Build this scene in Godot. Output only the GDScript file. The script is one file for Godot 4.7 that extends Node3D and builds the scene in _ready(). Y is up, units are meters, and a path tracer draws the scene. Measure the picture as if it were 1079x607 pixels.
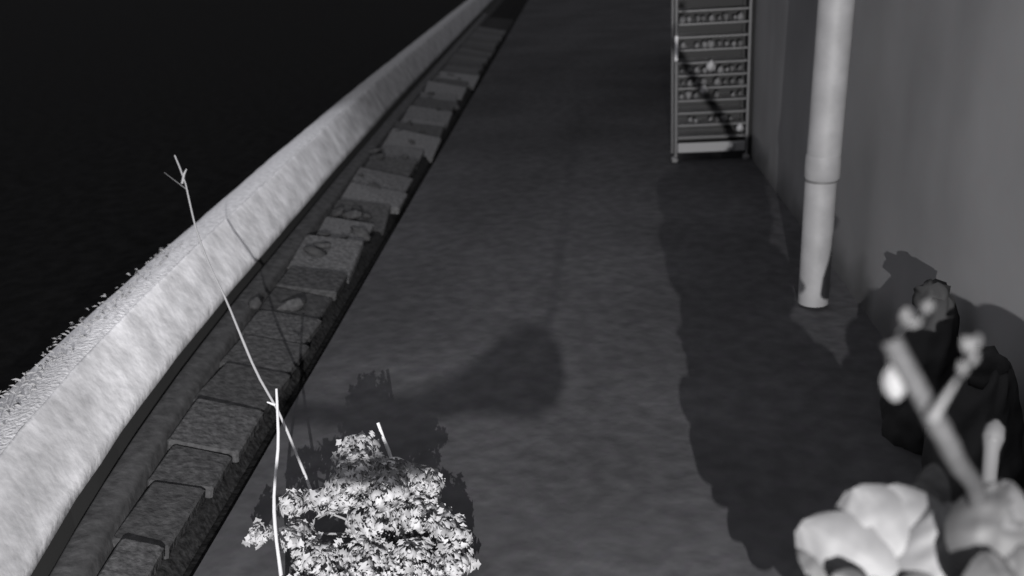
extends Node3D
# A narrow side yard at night, seen from a high security camera and lit by its infrared lamp.
# Metres, y up; the yard runs along -z.

var rng := RandomNumberGenerator.new()
var used := {}
const LAMP := Vector3(0.15, 1.75, 2.0)

# ---------------------------------------------------------------- helpers
func numbered(called: String) -> String:
	var n: int = used.get(called, 0)
	used[called] = n + 1
	return called if n == 0 else "%s_%03d" % [called, n]

func tag(o: Node, label := "", category := "", group := "", kind := "") -> Node:
	if label: o.set_meta("label", label)
	if category: o.set_meta("category", category)
	if group: o.set_meta("group", group)
	if kind: o.set_meta("kind", kind)
	return o

func thing(called: String, label: String, category: String, at := Vector3.ZERO, group := "") -> Node3D:
	var o := Node3D.new()
	o.name = numbered(called)
	o.position = at
	add_child(o, true)
	tag(o, label, category, group)
	return o

func put(called: String, mesh: Mesh, m: Material, parent: Node = null) -> MeshInstance3D:
	var o := MeshInstance3D.new()
	o.mesh = mesh
	o.material_override = m
	o.cast_shadow = GeometryInstance3D.SHADOW_CASTING_SETTING_ON
	if parent == null:
		o.name = numbered(called)
		add_child(o, true)
	else:
		o.name = called
		parent.add_child(o, true)
	return o

func noise_tex(lo: float, hi: float, freq: float, seed_n: int, octaves := 5, mid := 0.5) -> NoiseTexture2D:
	var n := FastNoiseLite.new()
	n.seed = seed_n
	n.frequency = freq
	n.noise_type = FastNoiseLite.TYPE_SIMPLEX_SMOOTH
	n.fractal_octaves = octaves
	var g := Gradient.new()
	g.set_color(0, grey(lo))
	g.set_color(1, grey(hi))
	g.set_offset(0, 0.5 - mid * 0.7)
	g.set_offset(1, 0.5 + mid * 0.7)
	var t := NoiseTexture2D.new()
	t.width = 512
	t.height = 512
	t.seamless = true
	t.noise = n
	t.color_ramp = g
	return t

func bump_tex(freq: float, seed_n: int, strength: float) -> NoiseTexture2D:
	var n := FastNoiseLite.new()
	n.seed = seed_n
	n.frequency = freq
	n.fractal_octaves = 4
	var t := NoiseTexture2D.new()
	t.width = 512
	t.height = 512
	t.seamless = true
	t.noise = n
	t.as_normal_map = true
	t.bump_strength = strength
	return t

func grey(v: float) -> Color:      # a linear reflectance as a barely cool grey
	return Color(v, v * 0.995, v * 1.03).linear_to_srgb()

func plain(v: float, rough := 0.8) -> StandardMaterial3D:
	var m := StandardMaterial3D.new()
	m.albedo_color = grey(v)
	m.roughness = rough
	return m

func rough_mat(lo: float, hi: float, freq: float, seed_n: int, scale: float, bump := 0.0, rough := 0.9, bfreq := 0.03) -> StandardMaterial3D:
	var m := StandardMaterial3D.new()
	m.albedo_texture = noise_tex(lo, hi, freq, seed_n)
	m.metallic_specular = 0.5 if rough < 0.7 else 0.08
	m.roughness = rough
	m.uv1_triplanar = true
	m.uv1_world_triplanar = true
	m.uv1_scale = Vector3.ONE * scale
	if bump > 0.0:
		m.normal_enabled = true
		m.normal_texture = bump_tex(bfreq, seed_n + 7, 8.0)
		m.normal_scale = bump
	return m

func leafy(v: float) -> StandardMaterial3D:
	var m := plain(v, 0.7)
	m.backlight_enabled = true
	m.backlight = Color(v * 0.8, v * 0.8, v * 0.8)
	return m

func quad(st: SurfaceTool, a: Vector3, b: Vector3, c: Vector3, d: Vector3) -> void:
	for p in [a, b, c, a, c, d]:
		st.add_vertex(p)

# a grid of points, rows of equal length, as a smooth sheet
func sheet(rows: Array, smooth := true) -> SurfaceTool:
	var st := SurfaceTool.new()
	st.begin(Mesh.PRIMITIVE_TRIANGLES)
	st.set_smooth_group(0 if smooth else -1)
	for i in rows.size() - 1:
		for j in rows[i].size() - 1:
			quad(st, rows[i][j], rows[i + 1][j], rows[i + 1][j + 1], rows[i][j + 1])
	st.generate_normals()
	st.index()
	return st

func tube_into(st: SurfaceTool, path: Array, radii: Array, sides := 8) -> void:
	var rings := []
	for i in path.size():
		var d: Vector3 = (path[min(i + 1, path.size() - 1)] - path[max(i - 1, 0)]).normalized()
		var side := d.cross(Vector3.UP if absf(d.y) < 0.95 else Vector3.RIGHT).normalized()
		var up := side.cross(d)
		var ring := []
		for k in sides:
			var a := TAU * k / sides
			ring.append(path[i] + (side * cos(a) + up * sin(a)) * radii[i])
		rings.append(ring)
	st.set_smooth_group(0)
	for i in rings.size() - 1:
		for k in sides:
			var l := (k + 1) % sides
			quad(st, rings[i][k], rings[i + 1][k], rings[i + 1][l], rings[i][l])
	st.set_smooth_group(1)
	for e in [[rings[0], path[0], false], [rings[-1], path[-1], true]]:
		for k in sides:
			var l := (k + 1) % sides
			if e[2]:
				for p in [e[1], e[0][l], e[0][k]]: st.add_vertex(p)
			else:
				for p in [e[1], e[0][k], e[0][l]]: st.add_vertex(p)

func tube(path: Array, radii: Array, sides := 8) -> ArrayMesh:
	var st := SurfaceTool.new()
	st.begin(Mesh.PRIMITIVE_TRIANGLES)
	tube_into(st, path, radii, sides)
	st.generate_normals()
	return st.commit()

# a smooth path through a few points
func curve(points: Array, steps := 24) -> Array:
	var c := Curve3D.new()
	for i in points.size():
		var t: Vector3 = (points[min(i + 1, points.size() - 1)] - points[max(i - 1, 0)]) / 6.0
		c.add_point(points[i], -t, t)
	var out := []
	for i in steps + 1:
		out.append(c.sample_baked(c.get_baked_length() * i / steps, true))
	return out

func taper(n: int, a: float, b: float, wobble := 0.0) -> Array:
	var out := []
	for i in n:
		out.append(lerpf(a, b, float(i) / (n - 1)) * (1.0 + rng.randf_range(-wobble, wobble)))
	return out

# a sheet whose vertex colours hold the lamp's bright middle and its falloff
func lamp_graded(rows: Array) -> ArrayMesh:
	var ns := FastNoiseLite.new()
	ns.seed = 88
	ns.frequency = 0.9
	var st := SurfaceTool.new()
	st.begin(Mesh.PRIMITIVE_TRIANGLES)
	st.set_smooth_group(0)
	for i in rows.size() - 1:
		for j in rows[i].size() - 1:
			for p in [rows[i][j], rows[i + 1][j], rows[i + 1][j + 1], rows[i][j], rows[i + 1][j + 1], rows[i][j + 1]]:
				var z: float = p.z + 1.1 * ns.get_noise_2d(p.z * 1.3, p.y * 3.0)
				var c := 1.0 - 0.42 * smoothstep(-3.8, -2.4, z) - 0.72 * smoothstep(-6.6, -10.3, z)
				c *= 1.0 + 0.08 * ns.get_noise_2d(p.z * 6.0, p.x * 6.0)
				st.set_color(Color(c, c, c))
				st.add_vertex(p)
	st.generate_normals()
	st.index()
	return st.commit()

# concrete with the dimming of light towards the far end put into its colour
func far_dimmed(rows: Array) -> ArrayMesh:
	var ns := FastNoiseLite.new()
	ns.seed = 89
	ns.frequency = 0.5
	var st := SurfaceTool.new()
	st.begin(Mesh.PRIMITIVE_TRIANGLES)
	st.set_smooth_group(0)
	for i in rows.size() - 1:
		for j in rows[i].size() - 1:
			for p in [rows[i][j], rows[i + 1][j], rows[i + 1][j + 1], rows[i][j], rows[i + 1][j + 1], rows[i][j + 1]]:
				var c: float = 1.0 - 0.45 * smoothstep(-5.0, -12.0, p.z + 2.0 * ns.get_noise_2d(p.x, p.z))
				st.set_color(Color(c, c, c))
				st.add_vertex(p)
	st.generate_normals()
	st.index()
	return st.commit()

# plaster with shade and splash dirt coloured into its foot and a few run-off stains
func shaded_and_stained(rows: Array) -> ArrayMesh:
	var ns := FastNoiseLite.new()
	ns.seed = 90
	ns.frequency = 1.2
	var st := SurfaceTool.new()
	st.begin(Mesh.PRIMITIVE_TRIANGLES)
	st.set_smooth_group(0)
	for i in rows.size() - 1:
		for j in rows[i].size() - 1:
			for p in [rows[i][j], rows[i + 1][j], rows[i + 1][j + 1], rows[i][j], rows[i + 1][j + 1], rows[i][j + 1]]:
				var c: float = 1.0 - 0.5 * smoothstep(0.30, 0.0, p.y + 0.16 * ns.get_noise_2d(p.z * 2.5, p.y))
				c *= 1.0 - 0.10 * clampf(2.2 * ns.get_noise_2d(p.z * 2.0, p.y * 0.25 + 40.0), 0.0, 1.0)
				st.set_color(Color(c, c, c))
				st.add_vertex(p)
	st.generate_normals()
	st.index()
	return st.commit()

# a box with chamfered edges; jit makes its corners uneven
func box_into(st: SurfaceTool, c: Vector3, s: Vector3, ch := 0.004, jit := 0.0) -> void:
	var lev := []
	for i in 4:
		var y: float = [-1.0, -1.0, 1.0, 1.0][i] * s.y / 2 + [0.0, ch, -ch, 0.0][i]
		var inset: float = [ch, 0.0, 0.0, ch][i]
		var ring := []
		for k in 8:
			var sx: float = [-1, 1, 1, 1, 1, -1, -1, -1][k]
			var sz: float = [-1, -1, -1, 1, 1, 1, 1, -1][k]
			var x := sx * (s.x / 2 - inset - (ch if k in [0, 1, 4, 5] else 0.0))
			var z := sz * (s.z / 2 - inset - (ch if k in [2, 3, 6, 7] else 0.0))
			ring.append(Vector3(x, y, z))
		lev.append(ring)
	var moved := []
	for k in 4:
		moved.append(Vector3(rng.randf_range(-jit, jit), rng.randf_range(-jit, jit), rng.randf_range(-jit, jit)))
	for i in 4:
		for k in 8:
			lev[i][k] += c + moved[[0, 1, 1, 2, 2, 3, 3, 0][k]] * (1.0 if i > 1 else 0.6)
	st.set_smooth_group(-1)
	for i in 3:
		for k in 8:
			var l := (k + 1) % 8
			quad(st, lev[i][k], lev[i][l], lev[i + 1][l], lev[i + 1][k])
	for k in range(1, 7):
		for p in [lev[3][0], lev[3][k], lev[3][k + 1]]: st.add_vertex(p)
		for p in [lev[0][0], lev[0][k + 1], lev[0][k]]: st.add_vertex(p)

func box(c: Vector3, s: Vector3, ch := 0.004, jit := 0.0) -> ArrayMesh:
	var st := SurfaceTool.new()
	st.begin(Mesh.PRIMITIVE_TRIANGLES)
	box_into(st, c, s, ch, jit)
	st.generate_normals()
	return st.commit()

# a rounded uneven lump (stones, knobs, small pots of clutter)
func lump(r: Vector3, seed_n: int, rough := 0.25, n := 7) -> ArrayMesh:
	var ns := FastNoiseLite.new()
	ns.seed = seed_n
	ns.frequency = 0.9
	var rows := []
	for i in n + 1:
		var th := PI * i / n
		var row := []
		for k in n + 4:
			var ph := TAU * k / (n + 3)
			var d := Vector3(sin(th) * cos(ph), cos(th), sin(th) * sin(ph))
			row.append(d * r * (1.0 + rough * ns.get_noise_3dv(d * 1.3)))
		rows.append(row)
	return sheet(rows).commit()

# one curled, lobed little leaf about 1 unit long, rooted at the origin, along +y
func curled_leaf(seed_n: int) -> ArrayMesh:
	rng.seed = seed_n
	var rows := []
	var lobes := [0.06, 0.24, 0.10, 0.40, 0.13, 0.36, 0.11, 0.03]
	var curl := rng.randf_range(0.5, 2.6)
	var cup := rng.randf_range(0.15, 0.5)
	for i in 8:
		var f := i / 7.0
		var row := []
		for s in [-1.0, -0.45, 0.0, 0.45, 1.0]:
			var w: float = lobes[i] * s * rng.randf_range(0.8, 1.15)
			var bend := f * curl
			row.append(Vector3(w, sin(bend) / curl, (1.0 - cos(bend)) / curl + cup * absf(w) + rng.randf_range(-0.03, 0.03)))
		rows.append(row)
	return sheet(rows).commit()

# one broad domed leaf of length 1 along +y with a sunken midrib and soft edge
func broad_leaf(seed_n: int, width := 0.8, dome := 0.35) -> ArrayMesh:
	var ns := FastNoiseLite.new()
	ns.seed = seed_n
	ns.frequency = 1.6
	var rows := []
	var n := 14
	for i in n + 1:
		var f := float(i) / n
		var w := width * 0.5 * pow(sin(PI * clampf(f * 0.97 + 0.015, 0, 1)), 0.62)
		var row := []
		for j in 13:
			var s := (j - 6) / 6.0
			var x := w * s
			var z := -dome * (s * s * 0.7 * w * 2.0 + pow(f - 0.45, 2.0) * 1.4)
			z += 0.035 * ns.get_noise_2d(x * 2.2, f * 2.2) - 0.035 * exp(-pow(x / 0.035, 2.0))
			z += 0.012 * sin(absf(s) * 5.0 + f * 26.0) * (1.0 - s * s)
			row.append(Vector3(x, f, z))
		rows.append(row)
	return sheet(rows).commit()

# a basis whose y axis points along d and whose z axis leans towards face
func aimed(d: Vector3, face: Vector3, s: float) -> Basis:
	var y := d.normalized()
	var x := y.cross(face).normalized()
	var z := x.cross(y)
	return Basis(x, y, z).scaled_local(Vector3.ONE * s)

# the inner edge of the left wall bows outwards in the middle
func inner_edge(z: float) -> float:
	var pts := [[6.0, -1.50], [-1.2, -1.62], [-2.28, -1.745], [-2.73, -1.815], [-3.3, -1.878], [-3.9, -1.922], [-4.7, -1.957], [-5.8, -1.985], [-7.6, -2.035], [-10.4, -2.085], [-14.0, -2.11], [-20.0, -2.15], [-30.0, -2.2]]
	for i in pts.size() - 1:
		if z <= pts[i][0] and z >= pts[i + 1][0]:
			var f: float = (z - pts[i][0]) / (pts[i + 1][0] - pts[i][0])
			return lerpf(pts[i][1], pts[i + 1][1], f)
	return -1.60

# ---------------------------------------------------------------- scene
func _ready() -> void:
	rng.seed = 11
	# camera: a high camera tilted down the yard
	var cam := Camera3D.new()
	cam.name = "camera"
	cam.fov = 33.77
	cam.near = 0.05
	cam.far = 900.0
	cam.transform = Transform3D(Basis(Vector3(0.996, -0.057, -0.062), Vector3(0.031, 0.932, -0.361), Vector3(0.079, 0.358, 0.930)).orthonormalized(), Vector3(0, 2.0, 0))
	var att := CameraAttributesPhysical.new()
	att.frustum_focal_length = 57.6
	att.frustum_focus_distance = 3.2
	att.frustum_near = 0.05
	att.frustum_far = 900.0
	att.exposure_aperture = 3.4
	add_child(cam, true)
	cam.attributes = att
	cam.fov = 33.77
	cam.current = true

	# a dim night sky; the exposure is that of a night camera
	var env := Environment.new()
	env.background_mode = Environment.BG_SKY
	var sky := Sky.new()
	var sm := ProceduralSkyMaterial.new()
	sm.sky_top_color = Color(0.66, 0.66, 0.67)
	sm.sky_horizon_color = Color(0.19, 0.19, 0.20)
	sm.sky_curve = 0.8
	sm.ground_bottom_color = Color(0.05, 0.05, 0.05)
	sm.ground_horizon_color = Color(0.2, 0.2, 0.21)
	sm.sun_angle_max = 0.0
	sky.sky_material = sm
	env.sky = sky
	env.background_energy_multiplier = 1.0
	env.tonemap_mode = Environment.TONE_MAPPER_LINEAR
	env.tonemap_exposure = 2.2
	env.sdfgi_enabled = true
	env.ssao_enabled = true
	env.ssil_enabled = true
	var we := WorldEnvironment.new()
	we.name = "environment"
	we.environment = env
	add_child(we, true)

	build_lamp()
	build_ground()
	build_left_wall()
	build_border()
	build_house_wall()
	build_pipe()
	build_rack()
	build_added_sacks()
	build_right_shrub()
	build_plant()
	build_shadow_branch()

func build_lamp() -> void:
	var t := thing("infrared_floodlight", "small infrared floodlight on a post behind the camera lighting the yard", "floodlight", Vector3(LAMP.x, 0, LAMP.z + 0.14))
	put("post", tube([Vector3(0, -0.05, 0.06), Vector3(0, 1.85, 0.06)], [0.025, 0.025], 10), plain(0.1, 0.5), t)
	put("housing", box(Vector3(0, 1.75, 0.0), Vector3(0.16, 0.12, 0.07), 0.01), plain(0.04, 0.4), t)
	var glow := plain(0.3)
	glow.emission_enabled = true
	glow.emission = Color(0.9, 0.9, 1.0)
	glow.emission_energy_multiplier = 0.6
	put("lens", tube([Vector3(0, 1.75, -0.034), Vector3(0, 1.75, -0.045)], [0.04, 0.04], 20), glow, t)
	var l := SpotLight3D.new()
	l.name = "infrared_beam"
	l.light_color = Color(1.0, 0.995, 0.99)
	l.light_energy = 31.5
	l.light_size = 0.01
	l.spot_range = 60.0
	l.spot_attenuation = 2.0
	l.spot_angle = 43.0
	l.spot_angle_attenuation = 1.0
	l.shadow_enabled = true
	l.position = Vector3(0, 1.75, -0.14)
	t.add_child(l, true)
	l.look_at_from_position(LAMP, Vector3(-1.2, 0.78, -6.0), Vector3.UP)

func build_ground() -> void:
	# the wide dark ground beyond the yard, lower than the paving
	var rows := []
	var ns := FastNoiseLite.new()
	ns.seed = 4
	ns.frequency = 0.35
	var xs := [-450.0, -120.0, -40.0, -16.0, -9.0, -6.0, -4.6, -3.7, -3.1, -2.6, 0.0, 3.0, 12.0, 60.0, 450.0]
	for z in [450.0, 60.0, 12.0, 4.0, 0.0, -2.0, -3.5, -5.0, -7.0, -9.0, -12.0, -16.0, -24.0, -40.0, -90.0, -450.0]:
		var row := []
		for x in xs:
			row.append(Vector3(x, -0.95 + 0.06 * ns.get_noise_2d(x, z), z))
		rows.append(row)
	var far := put("lawn", sheet(rows).commit(), rough_mat(0.005, 0.009, 0.02, 21, 0.35, 0.8))
	tag(far, "dark lower ground beyond the pale wall", "", "", "structure")

	# concrete yard, poured flat, faintly uneven
	rows = []
	for i in 64:
		var z := 5.0 - 65.0 * pow(i / 63.0, 1.6)
		var row := []
		for j in 15:
			var x := -1.36 + 2.90 * j / 14.0 + (6.0 if j == 14 else 0.0)
			row.append(Vector3(x, 0.008 * ns.get_noise_2d(x * 5.0, z * 5.0), z))
		rows.append(row)
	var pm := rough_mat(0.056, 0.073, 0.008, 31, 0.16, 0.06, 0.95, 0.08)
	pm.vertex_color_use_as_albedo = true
	var fine := noise_tex(0.72, 1.0, 0.09, 35)
	pm.detail_enabled = true
	pm.detail_albedo = fine
	pm.detail_blend_mode = BaseMaterial3D.BLEND_MODE_MUL
	tag(put("paving", far_dimmed(rows), pm), "grey concrete floor of the yard", "", "", "structure")

	# shallow dark channel between the stone border and the concrete
	rows = []
	for i in 40:
		var z := 5.0 - 25.0 * i / 39.0
		rows.append([Vector3(-1.62, -0.07, z), Vector3(-1.47, -0.07, z), Vector3(-1.40, -0.075, z), Vector3(-1.375, -0.05, z), Vector3(-1.36, 0.0, z)])
	tag(put("dark_channel", sheet(rows, false).commit(), rough_mat(0.006, 0.016, 0.05, 41, 1.0, 0.6)), "dark shallow channel between stone border and concrete", "", "", "structure")

func build_left_wall() -> void:
	var t := thing("boundary_wall", "low pale boundary wall with a rounded outer edge running along the left", "wall")
	var cap := []
	var haunch := []
	var face := []
	var ns := FastNoiseLite.new()
	ns.seed = 8
	ns.frequency = 2.2
	for i in 150:
		var z := 5.0 - 35.0 * i / 149.0
		var e := inner_edge(z) + 0.006 * ns.get_noise_2d(z, 3.0)
		var b := 0.005 * ns.get_noise_2d(z * 1.5, 9.0)
		var w := 0.44 + 0.05 * clampf((-z - 3.0) / 3.0, 0, 1)
		cap.append([Vector3(e - 0.012, 0.185, z), Vector3(e, 0.195, z), Vector3(e + 0.003, 0.238, z), Vector3(e - 0.006 + b, 0.256, z), Vector3(e - 0.035 - b, 0.318, z), Vector3(e - 0.07 + b, 0.385, z), Vector3(e - 0.105 - b, 0.447, z), Vector3(e - 0.122, 0.472, z), Vector3(e - 0.132, 0.482, z), Vector3(e - 0.138, 0.470, z)])
		face.append([Vector3(e - 0.03, -0.12, z), Vector3(e - 0.03, 0.184, z), Vector3(e - 0.20, 0.184, z)])
		var row := []
		var sunk := 0.010 * clampf((z + 4.6) / 0.8, 0.0, 1.0) * clampf(0.5 + 2.0 * ns.get_noise_2d(z * 3.0, 40.0), 0.0, 1.0)
		for k in 14:
			var q := 0.03 * k
			var rough := 0.010 * ns.get_noise_2d(z * 6.0, k * 1.7) * minf(k, 3) / 3.0
			row.append(Vector3(e - 0.135 - q, 0.481 - sunk * (1.0 if k == 0 else 0.0) + 0.06 * q - q * q * 1.35 + rough, z))
		row.append(Vector3(e - 0.62, 0.15, z))
		row.append(Vector3(e - 0.70, -1.1, z))
		haunch.append(row)
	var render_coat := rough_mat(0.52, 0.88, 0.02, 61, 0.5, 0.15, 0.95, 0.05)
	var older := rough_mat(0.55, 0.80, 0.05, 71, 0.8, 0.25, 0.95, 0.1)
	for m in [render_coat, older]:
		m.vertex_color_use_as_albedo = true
	put("coping", lamp_graded(cap), render_coat, t)
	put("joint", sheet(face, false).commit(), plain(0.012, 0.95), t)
	put("rough_haunch", lamp_graded(haunch), older, t)

	# dry grass hanging over the outer edge: countless blades, one object
	var st := SurfaceTool.new()
	st.begin(Mesh.PRIMITIVE_TRIANGLES)
	st.set_smooth_group(-1)
	rng.seed = 77
	for i in 420:
		var z := -2.2 - 2.6 * pow(rng.randf(), 1.2)
		var e := inner_edge(z) - 0.20
		var out := absf(rng.randfn(0.0, 0.10))
		var p := Vector3(e - out, 0.475 - out * out * 1.35, z)
		var d := Vector3(rng.randf_range(-1.2, 0.4), rng.randf_range(0.15, 1.0), rng.randf_range(-0.8, 0.8)).normalized() * rng.randf_range(0.012, 0.035)
		var s := d.cross(Vector3(rng.randf(), rng.randf(), rng.randf())).normalized() * 0.0016
		for v in [p - s, p + s, p + d * 0.6 + s * 0.7, p - s, p + d * 0.6 + s * 0.7, p + d + Vector3(-0.008, -0.01, 0)]:
			st.add_vertex(v)
	st.generate_normals()
	var g := put("dry_grass", st.commit(), leafy(0.22))
	tag(g, "short pale dry grass along the outer edge of the wall", "grass", "", "stuff")

func build_border() -> void:
	var t := thing("stone_border", "border of rough dark stone slabs laid between the pale wall and the concrete", "stone border")
	# narrow concrete ledge next to the wall
	var rows := []
	var under := []
	for i in 90:
		var z := 5.0 - 27.0 * i / 89.0
		var e := inner_edge(z)
		rows.append([Vector3(e + 0.145, 0.03, z), Vector3(e + 0.145, 0.135, z), Vector3(e + 0.13, 0.15, z), Vector3(e + 0.045, 0.165, z), Vector3(e + 0.033, 0.157, z), Vector3(e + 0.025, 0.03, z)])
		under.append([Vector3(-1.44, -0.06, z), Vector3(-1.47, 0.0, z), Vector3(e + 0.16, 0.07, z), Vector3(e + 0.10, 0.08, z)])
	put("ledge", sheet(rows).commit(), rough_mat(0.035, 0.065, 0.03, 81, 0.8, 0.25), t)
	put("mortar_bed", sheet(under).commit(), rough_mat(0.010, 0.03, 0.06, 83, 1.2, 0.8), t)
	# the slabs: a few tones, each slab its own shape
	var tones := [rough_mat(0.03, 0.065, 0.03, 91, 1.3, 0.6), rough_mat(0.035, 0.075, 0.05, 92, 1.1, 0.6), rough_mat(0.028, 0.055, 0.02, 93, 1.5, 0.6)]
	var pale := [rough_mat(0.06, 0.13, 0.05, 94, 1.4, 0.7), rough_mat(0.05, 0.11, 0.04, 95, 1.2, 0.7)]
	rng.seed = 5
	var z := -0.6
	var n := 0
	while z > -19.0:
		var deep := rng.randf_range(0.26, 0.44)
		var upper := z < -5.2 and z > -13.0
		if upper: deep = rng.randf_range(0.3, 0.6)
		var e := inner_edge(z - deep / 2) + 0.165
		var right := -1.445 + rng.randf_range(-0.03, 0.015)
		if upper: right += rng.randf_range(-0.06, 0.05)
		var wide := right - e
		var thick := rng.randf_range(0.045, 0.06)
		var o := put("slab", box(Vector3(0, 0, 0), Vector3(wide / cos(0.33), thick, deep - 0.015), 0.008, 0.007 if not upper else 0.022), (pale if upper and n % 3 != 0 else tones)[n % (2 if upper and n % 3 != 0 else 3)], t)
		o.position = Vector3((e + right) / 2, 0.062 + rng.randf_range(-0.008, 0.015), z - deep / 2)
		var back := rng.randf_range(0.0, 0.03) if not upper else rng.randf_range(0.06, 0.16)
		o.rotation = Vector3(back, rng.randf_range(-0.09, 0.05), -0.2 + rng.randf_range(-0.03, 0.03))
		z -= deep
		n += 1
	# rubble wedged between slab ends where the border is rougher
	var shapes := []
	for k in 5:
		shapes.append(lump(Vector3(0.055, 0.03, 0.045), 300 + k, 0.7, 6))
	rng.seed = 15
	for k in 30:
		var zz := -4.6 - 8.6 * rng.randf()
		var e := inner_edge(zz) + 0.14
		var f := rng.randf()
		var o := put("stone", shapes[k % 5], tones[k % 3], t)
		o.position = Vector3(lerpf(e, -1.44, f), lerpf(0.155, 0.04, f), zz)
		o.rotation = Vector3(rng.randf_range(-0.4, 0.4), rng.randf() * TAU, rng.randf_range(-0.5, 0.2))
		o.scale = Vector3.ONE * rng.randf_range(0.5, 1.3) * Vector3(1.3, 0.9, 0.8)

func build_house_wall() -> void:
	var t := thing("house_wall", "tall plain grey plastered house wall along the right of the yard", "wall")
	var rows := []
	var ns := FastNoiseLite.new()
	ns.seed = 18
	ns.frequency = 0.9
	for i in 160:
		var z := 5.0 - 20.0 * i / 159.0
		var row := [Vector3(1.80, 3.3, z), Vector3(1.80, -0.4, z)]
		row.reverse()
		var front := []
		for j in 40:
			var y := -0.4 + 3.7 * pow(j / 39.0, 1.4)
			front.append(Vector3(1.45 + 0.006 * ns.get_noise_2d(y, z), y, z))
		front.reverse()
		rows.append([row[0], row[1]] + front)
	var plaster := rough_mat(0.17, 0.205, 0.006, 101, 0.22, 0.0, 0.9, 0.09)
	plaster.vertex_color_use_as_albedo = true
	put("plaster", shaded_and_stained(rows), plaster, t)
	put("far_end", box(Vector3(1.625, 1.45, -15.02), Vector3(0.35, 3.7, 0.04), 0.005), plain(0.07), t)

func build_pipe() -> void:
	var t := thing("drain_pipe", "pale grey vertical drain pipe standing against the right house wall", "pipe", Vector3(1.21, 0, -4.8))
	var m := rough_mat(0.18, 0.235, 0.012, 111, 0.9, 0.0, 0.6)
	var st := SurfaceTool.new()
	st.begin(Mesh.PRIMITIVE_TRIANGLES)
	tube_into(st, [Vector3(-0.005, 0.02, 0), Vector3(-0.002, 0.715, 0)], [0.078, 0.080], 28)
	st.generate_normals()
	put("lower_pipe", st.commit(), m, t)
	put("socket", tube([Vector3(0.002, 0.70, 0), Vector3(0.002, 0.712, 0), Vector3(0.003, 0.80, 0), Vector3(0.004, 0.825, 0)], [0.083, 0.089, 0.089, 0.086], 28), m, t)
	put("seal", tube([Vector3(0, 0.690, 0), Vector3(0, 0.703, 0)], [0.084, 0.084], 28), plain(0.09, 0.6), t)
	put("upper_pipe", tube([Vector3(0.004, 0.82, 0), Vector3(0.02, 1.6, 0), Vector3(0.03, 3.25, 0)], [0.085, 0.086, 0.086], 28), m, t)
	for y in [1.75, 2.9]:
		put("bracket", box(Vector3(0.15, y, 0), Vector3(0.19, 0.03, 0.05), 0.004), plain(0.12, 0.5), t)

func build_rack() -> void:
	var t := thing("wire_rack", "tall narrow grey wire rack with close shelves standing by the house wall", "rack", Vector3(1.105, 0, -8.15))
	var steel := plain(0.13, 0.45)
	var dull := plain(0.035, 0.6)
	var w := 0.60
	var dp := 0.30
	for sx in [-1, 1]:
		for sz in [0, 1]:
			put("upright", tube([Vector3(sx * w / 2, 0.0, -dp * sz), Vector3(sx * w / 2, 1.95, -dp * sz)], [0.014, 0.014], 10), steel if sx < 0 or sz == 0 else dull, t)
	for sx in [-1, 1]:
		put("foot", box(Vector3(sx * (w / 2 + 0.004) - 0.01, 0.02, 0.03), Vector3(0.05, 0.04, 0.09), 0.008), steel, t)
	put("front_rail", box(Vector3(0, 0.115, 0.016), Vector3(w - 0.03, 0.085, 0.02), 0.006), plain(0.24, 0.4), t)
	# a strip of bright tape on the left upright
	var tape := plain(0.75, 0.3)
	put("reflective_strip", box(Vector3(-w / 2 - 0.002, 0.955, 0.016), Vector3(0.026, 0.20, 0.006), 0.001), tape, t)
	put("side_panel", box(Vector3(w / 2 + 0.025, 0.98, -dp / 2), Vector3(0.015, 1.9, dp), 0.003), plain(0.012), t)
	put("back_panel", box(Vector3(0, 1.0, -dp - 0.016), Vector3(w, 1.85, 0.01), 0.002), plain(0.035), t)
	rng.seed = 44
	var clutter := [plain(0.17, 0.7), plain(0.10, 0.7), plain(0.34, 0.6)]
	var shapes := []
	for k in 4:
		shapes.append(lump(Vector3(0.026, 0.03, 0.026), 500 + k, 0.6, 7))
	var y := 0.20
	var tier := 0
	while y < 1.9:
		var sh := put("shelf", box(Vector3(0, y, 0.006), Vector3(w - 0.03, 0.014, 0.012), 0.002), steel, t)
		var st := SurfaceTool.new()
		st.begin(Mesh.PRIMITIVE_TRIANGLES)
		for k in 22:
			var x := -w / 2 + 0.03 + (w - 0.06) * k / 21.0
			tube_into(st, [Vector3(x, y, 0.0), Vector3(x, y, -dp)], [0.0035, 0.0035], 5)
		for zz in [-0.1, -0.2, -0.3]:
			tube_into(st, [Vector3(-w / 2, y - 0.006, zz), Vector3(w / 2, y - 0.006, zz)], [0.004, 0.004], 5)
		st.generate_normals()
		tag(put("wires", st.commit(), steel, sh), "", "", "", "stuff")
		if tier % 2 == 1 or tier == 4:
			for k in 9:
				if rng.randf() < 0.2: continue
				var o := put("clutter", shapes[rng.randi() % 4], clutter[rng.randi() % 2], sh)
				o.position = Vector3(-0.24 + 0.06 * k + rng.randf_range(-0.01, 0.01), y + 0.03, -0.06 + rng.randf_range(-0.04, 0.03))
				o.scale = Vector3.ONE * rng.randf_range(0.6, 1.2)
		y += 0.105
		tier += 1
	for p in [[Vector3(-0.02, 0.80, 0.01), 1.5], [Vector3(-0.07, 0.60, -0.01), 1.3], [Vector3(0.235, 0.27, 0.01), 1.2], [Vector3(0.17, 0.115, 0.03), 0.9]]:
		var o := put("pale_knob", shapes[0], clutter[2], t)
		o.position = p[0]
		o.scale = Vector3.ONE * p[1]

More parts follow.
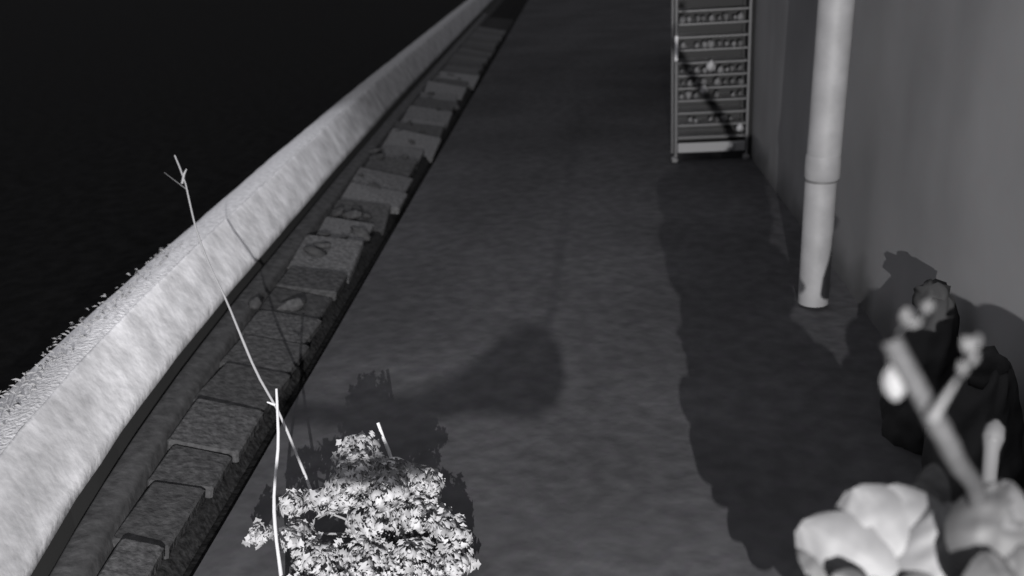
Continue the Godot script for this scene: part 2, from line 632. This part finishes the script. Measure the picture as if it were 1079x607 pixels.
# a slumped bag with a gathered neck, its creases running down from the neck
func bag(r: Vector3, seed_n: int) -> ArrayMesh:
	var ns := FastNoiseLite.new()
	ns.seed = seed_n
	ns.frequency = 1.1
	var rows := []
	for i in 25:
		var f := i / 24.0
		var row := []
		for k in 37:
			var ph := TAU * k / 36.0
			var prof := pow(clampf(f * 1.08, 0.0, 1.0), 0.45) * (1.0 - 0.25 * pow(f, 6.0))
			var d := Vector3(cos(ph), 0, sin(ph))
			var crease := 1.0 + 0.06 * sin(ph * 9.0 + 4.0 * ns.get_noise_2d(f * 2.0, 3.0)) * (1.0 - f) + 0.30 * ns.get_noise_3dv(d * 1.2 + Vector3(0, f * 2.4, 0))
			row.append(Vector3(d.x * r.x * prof * crease + 0.05 * (1.0 - f) * (1.0 - f), r.y * (1.0 - f) * (1.0 + 0.06 * ns.get_noise_2d(ph, 7.0) * f), d.z * r.z * prof * crease))
		rows.append(row)
	return sheet(rows).commit()

func build_added_sacks() -> void:  # sack shapes added to darken the shrub's shadow on the house wall
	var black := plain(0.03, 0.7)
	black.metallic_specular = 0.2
	var data := [["taller and farther of two black sacks added to deepen the house wall shadow", Vector3(1.29, 0, -3.42), Vector3(0.15, 0.62, 0.20)],
		["lower and nearer of two black sacks added to deepen the house wall shadow", Vector3(1.28, 0, -2.90), Vector3(0.16, 0.60, 0.27)]]
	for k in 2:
		var t := thing("added_sack", data[k][0], "sack", data[k][1], "black sacks added to deepen the wall shadow")
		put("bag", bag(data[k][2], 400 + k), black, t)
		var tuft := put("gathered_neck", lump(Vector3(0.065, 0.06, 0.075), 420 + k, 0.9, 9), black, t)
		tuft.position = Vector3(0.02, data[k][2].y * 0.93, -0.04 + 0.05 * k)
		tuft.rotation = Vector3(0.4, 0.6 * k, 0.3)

func build_right_shrub() -> void:
	var root := Vector3(0.82, 0, -1.05)
	var t := thing("broad_leaved_shrub", "broad leaved pale shrub out of focus at the lower right", "shrub", root)
	var bark := rough_mat(0.03, 0.05, 0.05, 121, 3.0, 0.5)
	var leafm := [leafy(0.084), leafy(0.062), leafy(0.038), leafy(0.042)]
	var here := func(a: Array) -> Array:
		var o := []
		for p in a: o.append(p - root)
		return o
	# the woody stem that leans across the picture, and its forked twig
	var p1 := curve(here.call([Vector3(0.80, -0.05, -1.05), Vector3(0.64, 0.50, -1.08), Vector3(0.545, 0.90, -1.10), Vector3(0.535, 1.06, -1.10), Vector3(0.503, 1.257, -1.100), Vector3(0.380, 1.449, -0.884), Vector3(0.329, 1.532, -0.815), Vector3(0.303, 1.580, -0.831), Vector3(0.286, 1.612, -0.842)]), 40)
	var br := put("branch", tube(p1, taper(41, 0.017, 0.0098, 0.05), 12), bark, t)
	put("twig", tube(here.call([Vector3(0.317, 1.548, -0.804), Vector3(0.320, 1.557, -0.803), Vector3(0.328, 1.572, -0.804), Vector3(0.337, 1.589, -0.805)]), [0.006, 0.0053, 0.0035, 0.0015], 8), leafy(0.05), br)
	put("twig", tube(here.call([Vector3(0.335, 1.586, -0.804), Vector3(0.342, 1.599, -0.804), Vector3(0.346, 1.610, -0.804), Vector3(0.346, 1.625, -0.804)]), [0.0013, 0.0013, 0.0012, 0.001], 6), bark, br)
	put("knot", lump(Vector3(0.006, 0.007, 0.006), 611, 0.4, 8), leafy(0.09), br).position = Vector3(0.290, 1.594, -0.841) - root
	# leaves given by base and tip, facing, width, tone
	var variants := {}
	var leaf := func(base: Vector3, tip: Vector3, face: Vector3, w: float, tone: int) -> void:
		var key := int(w * 20)
		if not variants.has(key): variants[key] = broad_leaf(700 + key, w)
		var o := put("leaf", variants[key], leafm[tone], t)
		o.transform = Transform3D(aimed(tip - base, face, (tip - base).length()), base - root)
	var lit := Vector3(-0.2, 0.45, 0.85)
	# the bright lobe on the left
	leaf.call(Vector3(0.440, 1.095, -1.090), Vector3(0.292, 1.172, -1.160), lit, 0.75, 0)
	leaf.call(Vector3(0.450, 1.090, -1.095), Vector3(0.372, 1.220, -1.185), lit, 0.95, 0)
	leaf.call(Vector3(0.455, 1.105, -1.100), Vector3(0.422, 1.224, -1.190), lit, 0.95, 0)
	leaf.call(Vector3(0.440, 1.060, -1.060), Vector3(0.286, 1.110, -1.110), Vector3(0, 0.8, 0.6), 0.85, 0)
	leaf.call(Vector3(0.480, 1.085, -1.085), Vector3(0.475, 1.200, -1.180), lit, 1.0, 0)
	leaf.call(Vector3(0.470, 1.040, -1.020), Vector3(0.360, 1.135, -1.120), Vector3(0, 0.7, 0.7), 0.9, 0)
	leaf.call(Vector3(0.510, 1.050, -1.040), Vector3(0.445, 1.155, -1.130), lit, 0.9, 1)
	leaf.call(Vector3(0.420, 1.020, -1.000), Vector3(0.300, 1.090, -1.090), Vector3(0, 0.7, 0.7), 0.9, 0)
	leaf.call(Vector3(0.400, 1.040, -1.020), Vector3(0.330, 1.130, -1.120), lit, 0.95, 0)
	leaf.call(Vector3(0.450, 1.030, -1.010), Vector3(0.400, 1.140, -1.120), lit, 0.95, 0)
	leaf.call(Vector3(0.500, 1.020, -1.000), Vector3(0.440, 1.110, -1.080), lit, 0.95, 0)
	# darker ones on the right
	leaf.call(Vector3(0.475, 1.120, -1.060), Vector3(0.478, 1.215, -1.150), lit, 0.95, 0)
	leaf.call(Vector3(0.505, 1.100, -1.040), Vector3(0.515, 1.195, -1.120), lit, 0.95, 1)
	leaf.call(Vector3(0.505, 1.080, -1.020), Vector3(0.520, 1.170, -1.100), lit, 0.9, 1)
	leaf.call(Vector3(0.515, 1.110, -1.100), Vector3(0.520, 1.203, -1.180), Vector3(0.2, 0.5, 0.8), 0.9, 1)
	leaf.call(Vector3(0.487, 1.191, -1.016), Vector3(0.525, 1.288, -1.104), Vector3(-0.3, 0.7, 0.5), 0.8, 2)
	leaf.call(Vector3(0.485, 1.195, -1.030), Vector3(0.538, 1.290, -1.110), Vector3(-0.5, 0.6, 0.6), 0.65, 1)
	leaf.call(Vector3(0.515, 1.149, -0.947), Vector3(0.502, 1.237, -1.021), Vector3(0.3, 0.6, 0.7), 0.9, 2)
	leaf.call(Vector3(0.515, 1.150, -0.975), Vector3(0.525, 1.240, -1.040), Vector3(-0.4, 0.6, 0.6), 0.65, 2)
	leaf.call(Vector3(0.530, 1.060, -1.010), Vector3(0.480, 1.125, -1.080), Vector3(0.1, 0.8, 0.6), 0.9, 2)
	# small ones that stick up behind
	leaf.call(Vector3(0.500, 1.105, -1.250), Vector3(0.500, 1.165, -1.285), lit, 0.9, 3)
	leaf.call(Vector3(0.512, 1.085, -1.290), Vector3(0.526, 1.172, -1.330), Vector3(-0.8, 0.2, 0.5), 0.7, 3)
	leaf.call(Vector3(0.295, 1.549, -0.835), Vector3(0.291, 1.583, -0.842), lit, 0.66, 0)
	for p in [[Vector3(0.299, 1.624, -0.848), Vector3(0.301, 1.640, -0.849)], [Vector3(0.314, 1.636, -0.849), Vector3(0.323, 1.647, -0.848)], [Vector3(0.301, 1.624, -0.848), Vector3(0.314, 1.629, -0.846)],
			[Vector3(0.341, 1.592, -0.802), Vector3(0.338, 1.605, -0.804)], [Vector3(0.345, 1.600, -0.805), Vector3(0.350, 1.615, -0.806)], [Vector3(0.348, 1.612, -0.804), Vector3(0.339, 1.628, -0.805)], [Vector3(0.346, 1.620, -0.802), Vector3(0.352, 1.631, -0.807)]]:
		leaf.call(p[0], p[1], Vector3(-0.2, 0.4, 0.85), 0.6, 2)
	put("twig", tube(here.call([Vector3(0.286, 1.610, -0.842), Vector3(0.294, 1.618, -0.845), Vector3(0.300, 1.628, -0.844), Vector3(0.317, 1.639, -0.847)]), [0.0013, 0.001, 0.0009, 0.0007], 6), bark, br)
	# the budded shoot
	var sh := put("shoot", tube(here.call([Vector3(0.732, 0.884, -1.512), Vector3(0.742, 0.914, -1.577), Vector3(0.760, 0.961, -1.625), Vector3(0.774, 0.992, -1.661), Vector3(0.782, 1.011, -1.678), Vector3(0.790, 1.028, -1.692), Vector3(0.793, 1.039, -1.698)]), [0.022, 0.018, 0.014, 0.015, 0.021, 0.018, 0.005], 12), leafy(0.07), t)
	put("bud_scale", lump(Vector3(0.012, 0.018, 0.012), 650, 0.4, 8), leafy(0.07), sh).position = Vector3(0.778, 1.006, -1.668) - root
	# the crown, mostly beyond the frame, which shades the floor and the house wall
	rng.seed = 31
	var tops := [[0.25, 1.08], [0.30, 1.12], [0.36, 1.17], [0.53, 1.12], [0.56, 0.95], [0.575, 0.87], [0.72, 0.87], [0.78, 0.93], [0.85, 1.11], [0.90, 1.11], [0.95, 1.0], [1.10, 0.97], [1.35, 0.9]]
	var rest := SurfaceTool.new()
	rest.begin(Mesh.PRIMITIVE_TRIANGLES)
	var small := [broad_leaf(801, 0.7), broad_leaf(802, 0.85)]
	rng.seed = 33
	var made := 0
	while made < 950:
		var p := Vector3(rng.randf_range(0.31, 1.28), rng.randf_range(0.56, 1.14), rng.randf_range(-1.20, -0.92))
		var top := 0.0
		for i in tops.size() - 1:
			if p.x >= tops[i][0] and p.x <= tops[i + 1][0]:
				top = lerpf(tops[i][1], tops[i + 1][1], (p.x - tops[i][0]) / (tops[i + 1][0] - tops[i][0]))
		top *= 1.0 + (p.z + 1.1) * -0.12
		if p.y > top - 0.045: continue
		if p.y < 0.70 - (p.x - 0.31) * 0.5: continue
		if p.y > 1.03 and p.z < -1.12: continue
		var d := Vector3(rng.randf_range(-1, 1), rng.randf_range(-0.6, 0.6), rng.randf_range(-1, 0.6)).normalized() * rng.randf_range(0.07, 0.11)
		if p.x + d.x < 0.29: d.x = -d.x
		if p.y + d.y > top: d.y = -d.y
		var face := Vector3(rng.randf_range(-0.6, 0.6), 0.4, 0.8)
		if made < 200:
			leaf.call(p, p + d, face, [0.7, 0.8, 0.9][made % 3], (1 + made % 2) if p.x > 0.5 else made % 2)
		else:
			rest.append_from(small[made % 2], 0, Transform3D(aimed(d, face, d.length()), p - root))
		made += 1
	tag(put("foliage", rest.commit(), leafm[2], t), "", "", "", "stuff")
	for k in 7:
		var a := Vector3(rng.randf_range(-0.35, 0.35), rng.randf_range(0.75, 0.85), rng.randf_range(-0.1, 0.08))
		put("stem", tube(curve([Vector3(0, -0.05, 0), a * Vector3(0.3, 0.5, 0.4), a], 8), taper(9, 0.016, 0.006), 8), bark, t)

func build_plant() -> void:
	var root := Vector3(-0.76, 0, -2.80)
	var t := thing("curly_leaved_plant", "pale curly leaved plant with bare dry stems at the bottom centre", "plant", root)
	var tones := [leafy(0.24), leafy(0.32), leafy(0.17)]
	var shapes := []
	for k in 6:
		shapes.append(curled_leaf(900 + k))
	var dry := leafy(0.42)
	var path := func(a: Array) -> Array:
		var o := []
		for p in a: o.append(p - root)
		return curve(o, 26)
	put("long_twig", tube(path.call([Vector3(-0.914, -0.361, -2.740), Vector3(-1.032, 0.083, -2.939), Vector3(-1.080, 0.167, -2.999), Vector3(-1.167, 0.325, -3.103), Vector3(-1.308, 0.422, -3.293), Vector3(-1.497, 0.597, -3.589), Vector3(-1.624, 0.693, -3.779), Vector3(-1.742, 0.808, -3.976), Vector3(-1.849, 0.974, -4.195), Vector3(-1.923, 1.068, -4.306)]), taper(27, 0.0062, 0.0038, 0.12), 7), leafy(0.33), t)
	put("twig_tip", tube([Vector3(-1.861, 0.961, -4.187) - root, Vector3(-1.849, 1.003, -4.202) - root, Vector3(-1.834, 1.025, -4.206) - root], [0.006, 0.006, 0.003], 6), leafy(0.28), t)
	put("twig_tip", tube([Vector3(-1.834, 0.934, -4.172) - root, Vector3(-1.881, 0.961, -4.195) - root, Vector3(-1.964, 1.003, -4.249) - root], [0.003, 0.002, 0.0012], 5), leafy(0.16), t)
	put("stem", tube(path.call([Vector3(-0.914, -0.589, -2.284), Vector3(-0.975, 0.047, -2.357), Vector3(-1.006, 0.091, -2.455), Vector3(-1.045, 0.181, -2.568), Vector3(-1.071, 0.256, -2.676), Vector3(-1.077, 0.367, -2.798), Vector3(-1.102, 0.517, -2.936)]), taper(27, 0.0085, 0.0048, 0.1), 8), dry, t)
	put("spur", tube([Vector3(-1.102, 0.471, -2.902) - root, Vector3(-1.131, 0.483, -2.904) - root], [0.006, 0.003], 6), dry, t)
	put("stalk", tube(path.call([Vector3(-0.700, -0.132, -2.894), Vector3(-0.724, 0.113, -2.977), Vector3(-0.741, 0.197, -3.006), Vector3(-0.764, 0.256, -3.029), Vector3(-0.783, 0.312, -3.048)]), taper(27, 0.007, 0.0065, 0.08), 8), leafy(0.5), t)
	# leaf clusters: centre, radius, share of leaves
	var clusters := [
		[Vector3(-0.682, 0.270, -2.656), 0.055, 16], [Vector3(-0.819, 0.260, -2.750), 0.06, 16],
		[Vector3(-0.826, 0.270, -2.895), 0.067, 24],
		[Vector3(-0.699, 0.240, -2.785), 0.064, 24],
		[Vector3(-0.596, 0.220, -2.789), 0.045, 12],
		[Vector3(-0.545, 0.210, -2.774), 0.022, 4],
		[Vector3(-0.848, 0.200, -2.744), 0.055, 18],
		[Vector3(-0.932, 0.180, -2.736), 0.044, 10],
		[Vector3(-1.035, 0.160, -2.745), 0.038, 9],
		[Vector3(-1.128, 0.110, -2.642), 0.029, 7],
		[Vector3(-0.994, 0.110, -2.623), 0.047, 11],
		[Vector3(-0.743, 0.160, -2.661), 0.069, 28],
		[Vector3(-0.597, 0.160, -2.696), 0.065, 24],
		[Vector3(-0.489, 0.120, -2.638), 0.053, 16],
		[Vector3(-0.443, 0.110, -2.614), 0.026, 5],
		[Vector3(-0.457, 0.080, -2.529), 0.046, 10],
		[Vector3(-0.593, 0.080, -2.546), 0.056, 16],
		[Vector3(-0.739, 0.080, -2.548), 0.064, 20],
		[Vector3(-0.911, 0.080, -2.550), 0.056, 14]]
	rng.seed = 61
	var stuff := SurfaceTool.new()
	stuff.begin(Mesh.PRIMITIVE_TRIANGLES)
	var twigs := SurfaceTool.new()
	twigs.begin(Mesh.PRIMITIVE_TRIANGLES)
	for c in clusters:
		var mid: Vector3 = c[0] - root
		var foot := Vector3(rng.randf_range(-0.05, 0.05), 0.0, rng.randf_range(-0.05, 0.05))
		var way := curve([foot, foot.lerp(mid, 0.6) + Vector3(0, 0.02, 0), mid], 8)
		tube_into(twigs, way, taper(9, 0.006, 0.0025), 6)
		for k in c[2] * 6:
			var d := Vector3(rng.randfn(), rng.randfn(), rng.randfn()).normalized()
			var p: Vector3 = mid + d * Vector3(1, 0.75, 1) * c[1] * 1.25 * pow(rng.randf(), 0.5)
			p.y = maxf(p.y, 0.012)
			var s := rng.randf_range(0.034, 0.062) if k < c[2] else rng.randf_range(0.026, 0.050)
			var b := aimed((d + Vector3(0, 0.5, 0.2)), Vector3(rng.randfn() * 0.6, 0.7, 0.8 + rng.randfn() * 0.4), s)
			if k < c[2]:
				var o := put("leaf", shapes[rng.randi() % 6], tones[rng.randi() % 3], t)
				o.transform = Transform3D(b, p)
			else:
				stuff.append_from(shapes[rng.randi() % 6], 0, Transform3D(b, p))
	# the lower part of the plant, under the frame
	for k in 1400:
		var p := Vector3(rng.randf_range(-0.22, 0.30), rng.randf_range(0.02, 0.09), rng.randf_range(-0.15, 0.5))
		if p.z < 0.2 and Vector2(p.x - 0.1, p.z).length() > 0.15: continue
		stuff.append_from(shapes[rng.randi() % 6], 0, Transform3D(aimed(Vector3(rng.randfn(), 0.6, rng.randfn()), Vector3(0, 0.7, 0.7), rng.randf_range(0.018, 0.036)), p))
	tag(put("foliage", stuff.commit(), leafy(0.28), t), "", "", "", "stuff")
	tube_into(twigs, [Vector3(0, -0.05, 0), Vector3(0.01, 0.03, 0), Vector3(0, 0.06, 0)], [0.014, 0.012, 0.010], 8)
	twigs.generate_normals()
	put("stems", twigs.commit(), leafy(0.2), t)

func build_shadow_branch() -> void:
	# unseen, added behind the camera and shaped to cast the wedge shadow
	var t := thing("added_shadow_branch", "unseen bare branch added to cast the long shadow across the concrete", "branch", Vector3(0.16, 3.3, 0.75))
	var at := t.position
	var m := rough_mat(0.03, 0.07, 0.05, 131, 3.0, 0.6)
	put("stem", tube(curve([Vector3(0, 0, 0), Vector3(0.03, -0.9, -0.1), Vector3(0.0, -1.6, -0.3), Vector3(0.05, 1.28, 0.36) - at], 16), taper(17, 0.006, 0.003), 7), m, t)
	put("bent_end", tube(curve([Vector3(0.075, 1.285, 0.36) - at, Vector3(0.02, 1.28, 0.37) - at, Vector3(-0.09, 1.262, 0.385) - at, Vector3(-0.20, 1.258, 0.40) - at, Vector3(-0.285, 1.262, 0.40) - at], 16), [0.016, 0.034, 0.040, 0.036, 0.029, 0.022, 0.018, 0.015, 0.013, 0.012, 0.0115, 0.011, 0.0105, 0.010, 0.0095, 0.009, 0.006], 9), m, t)
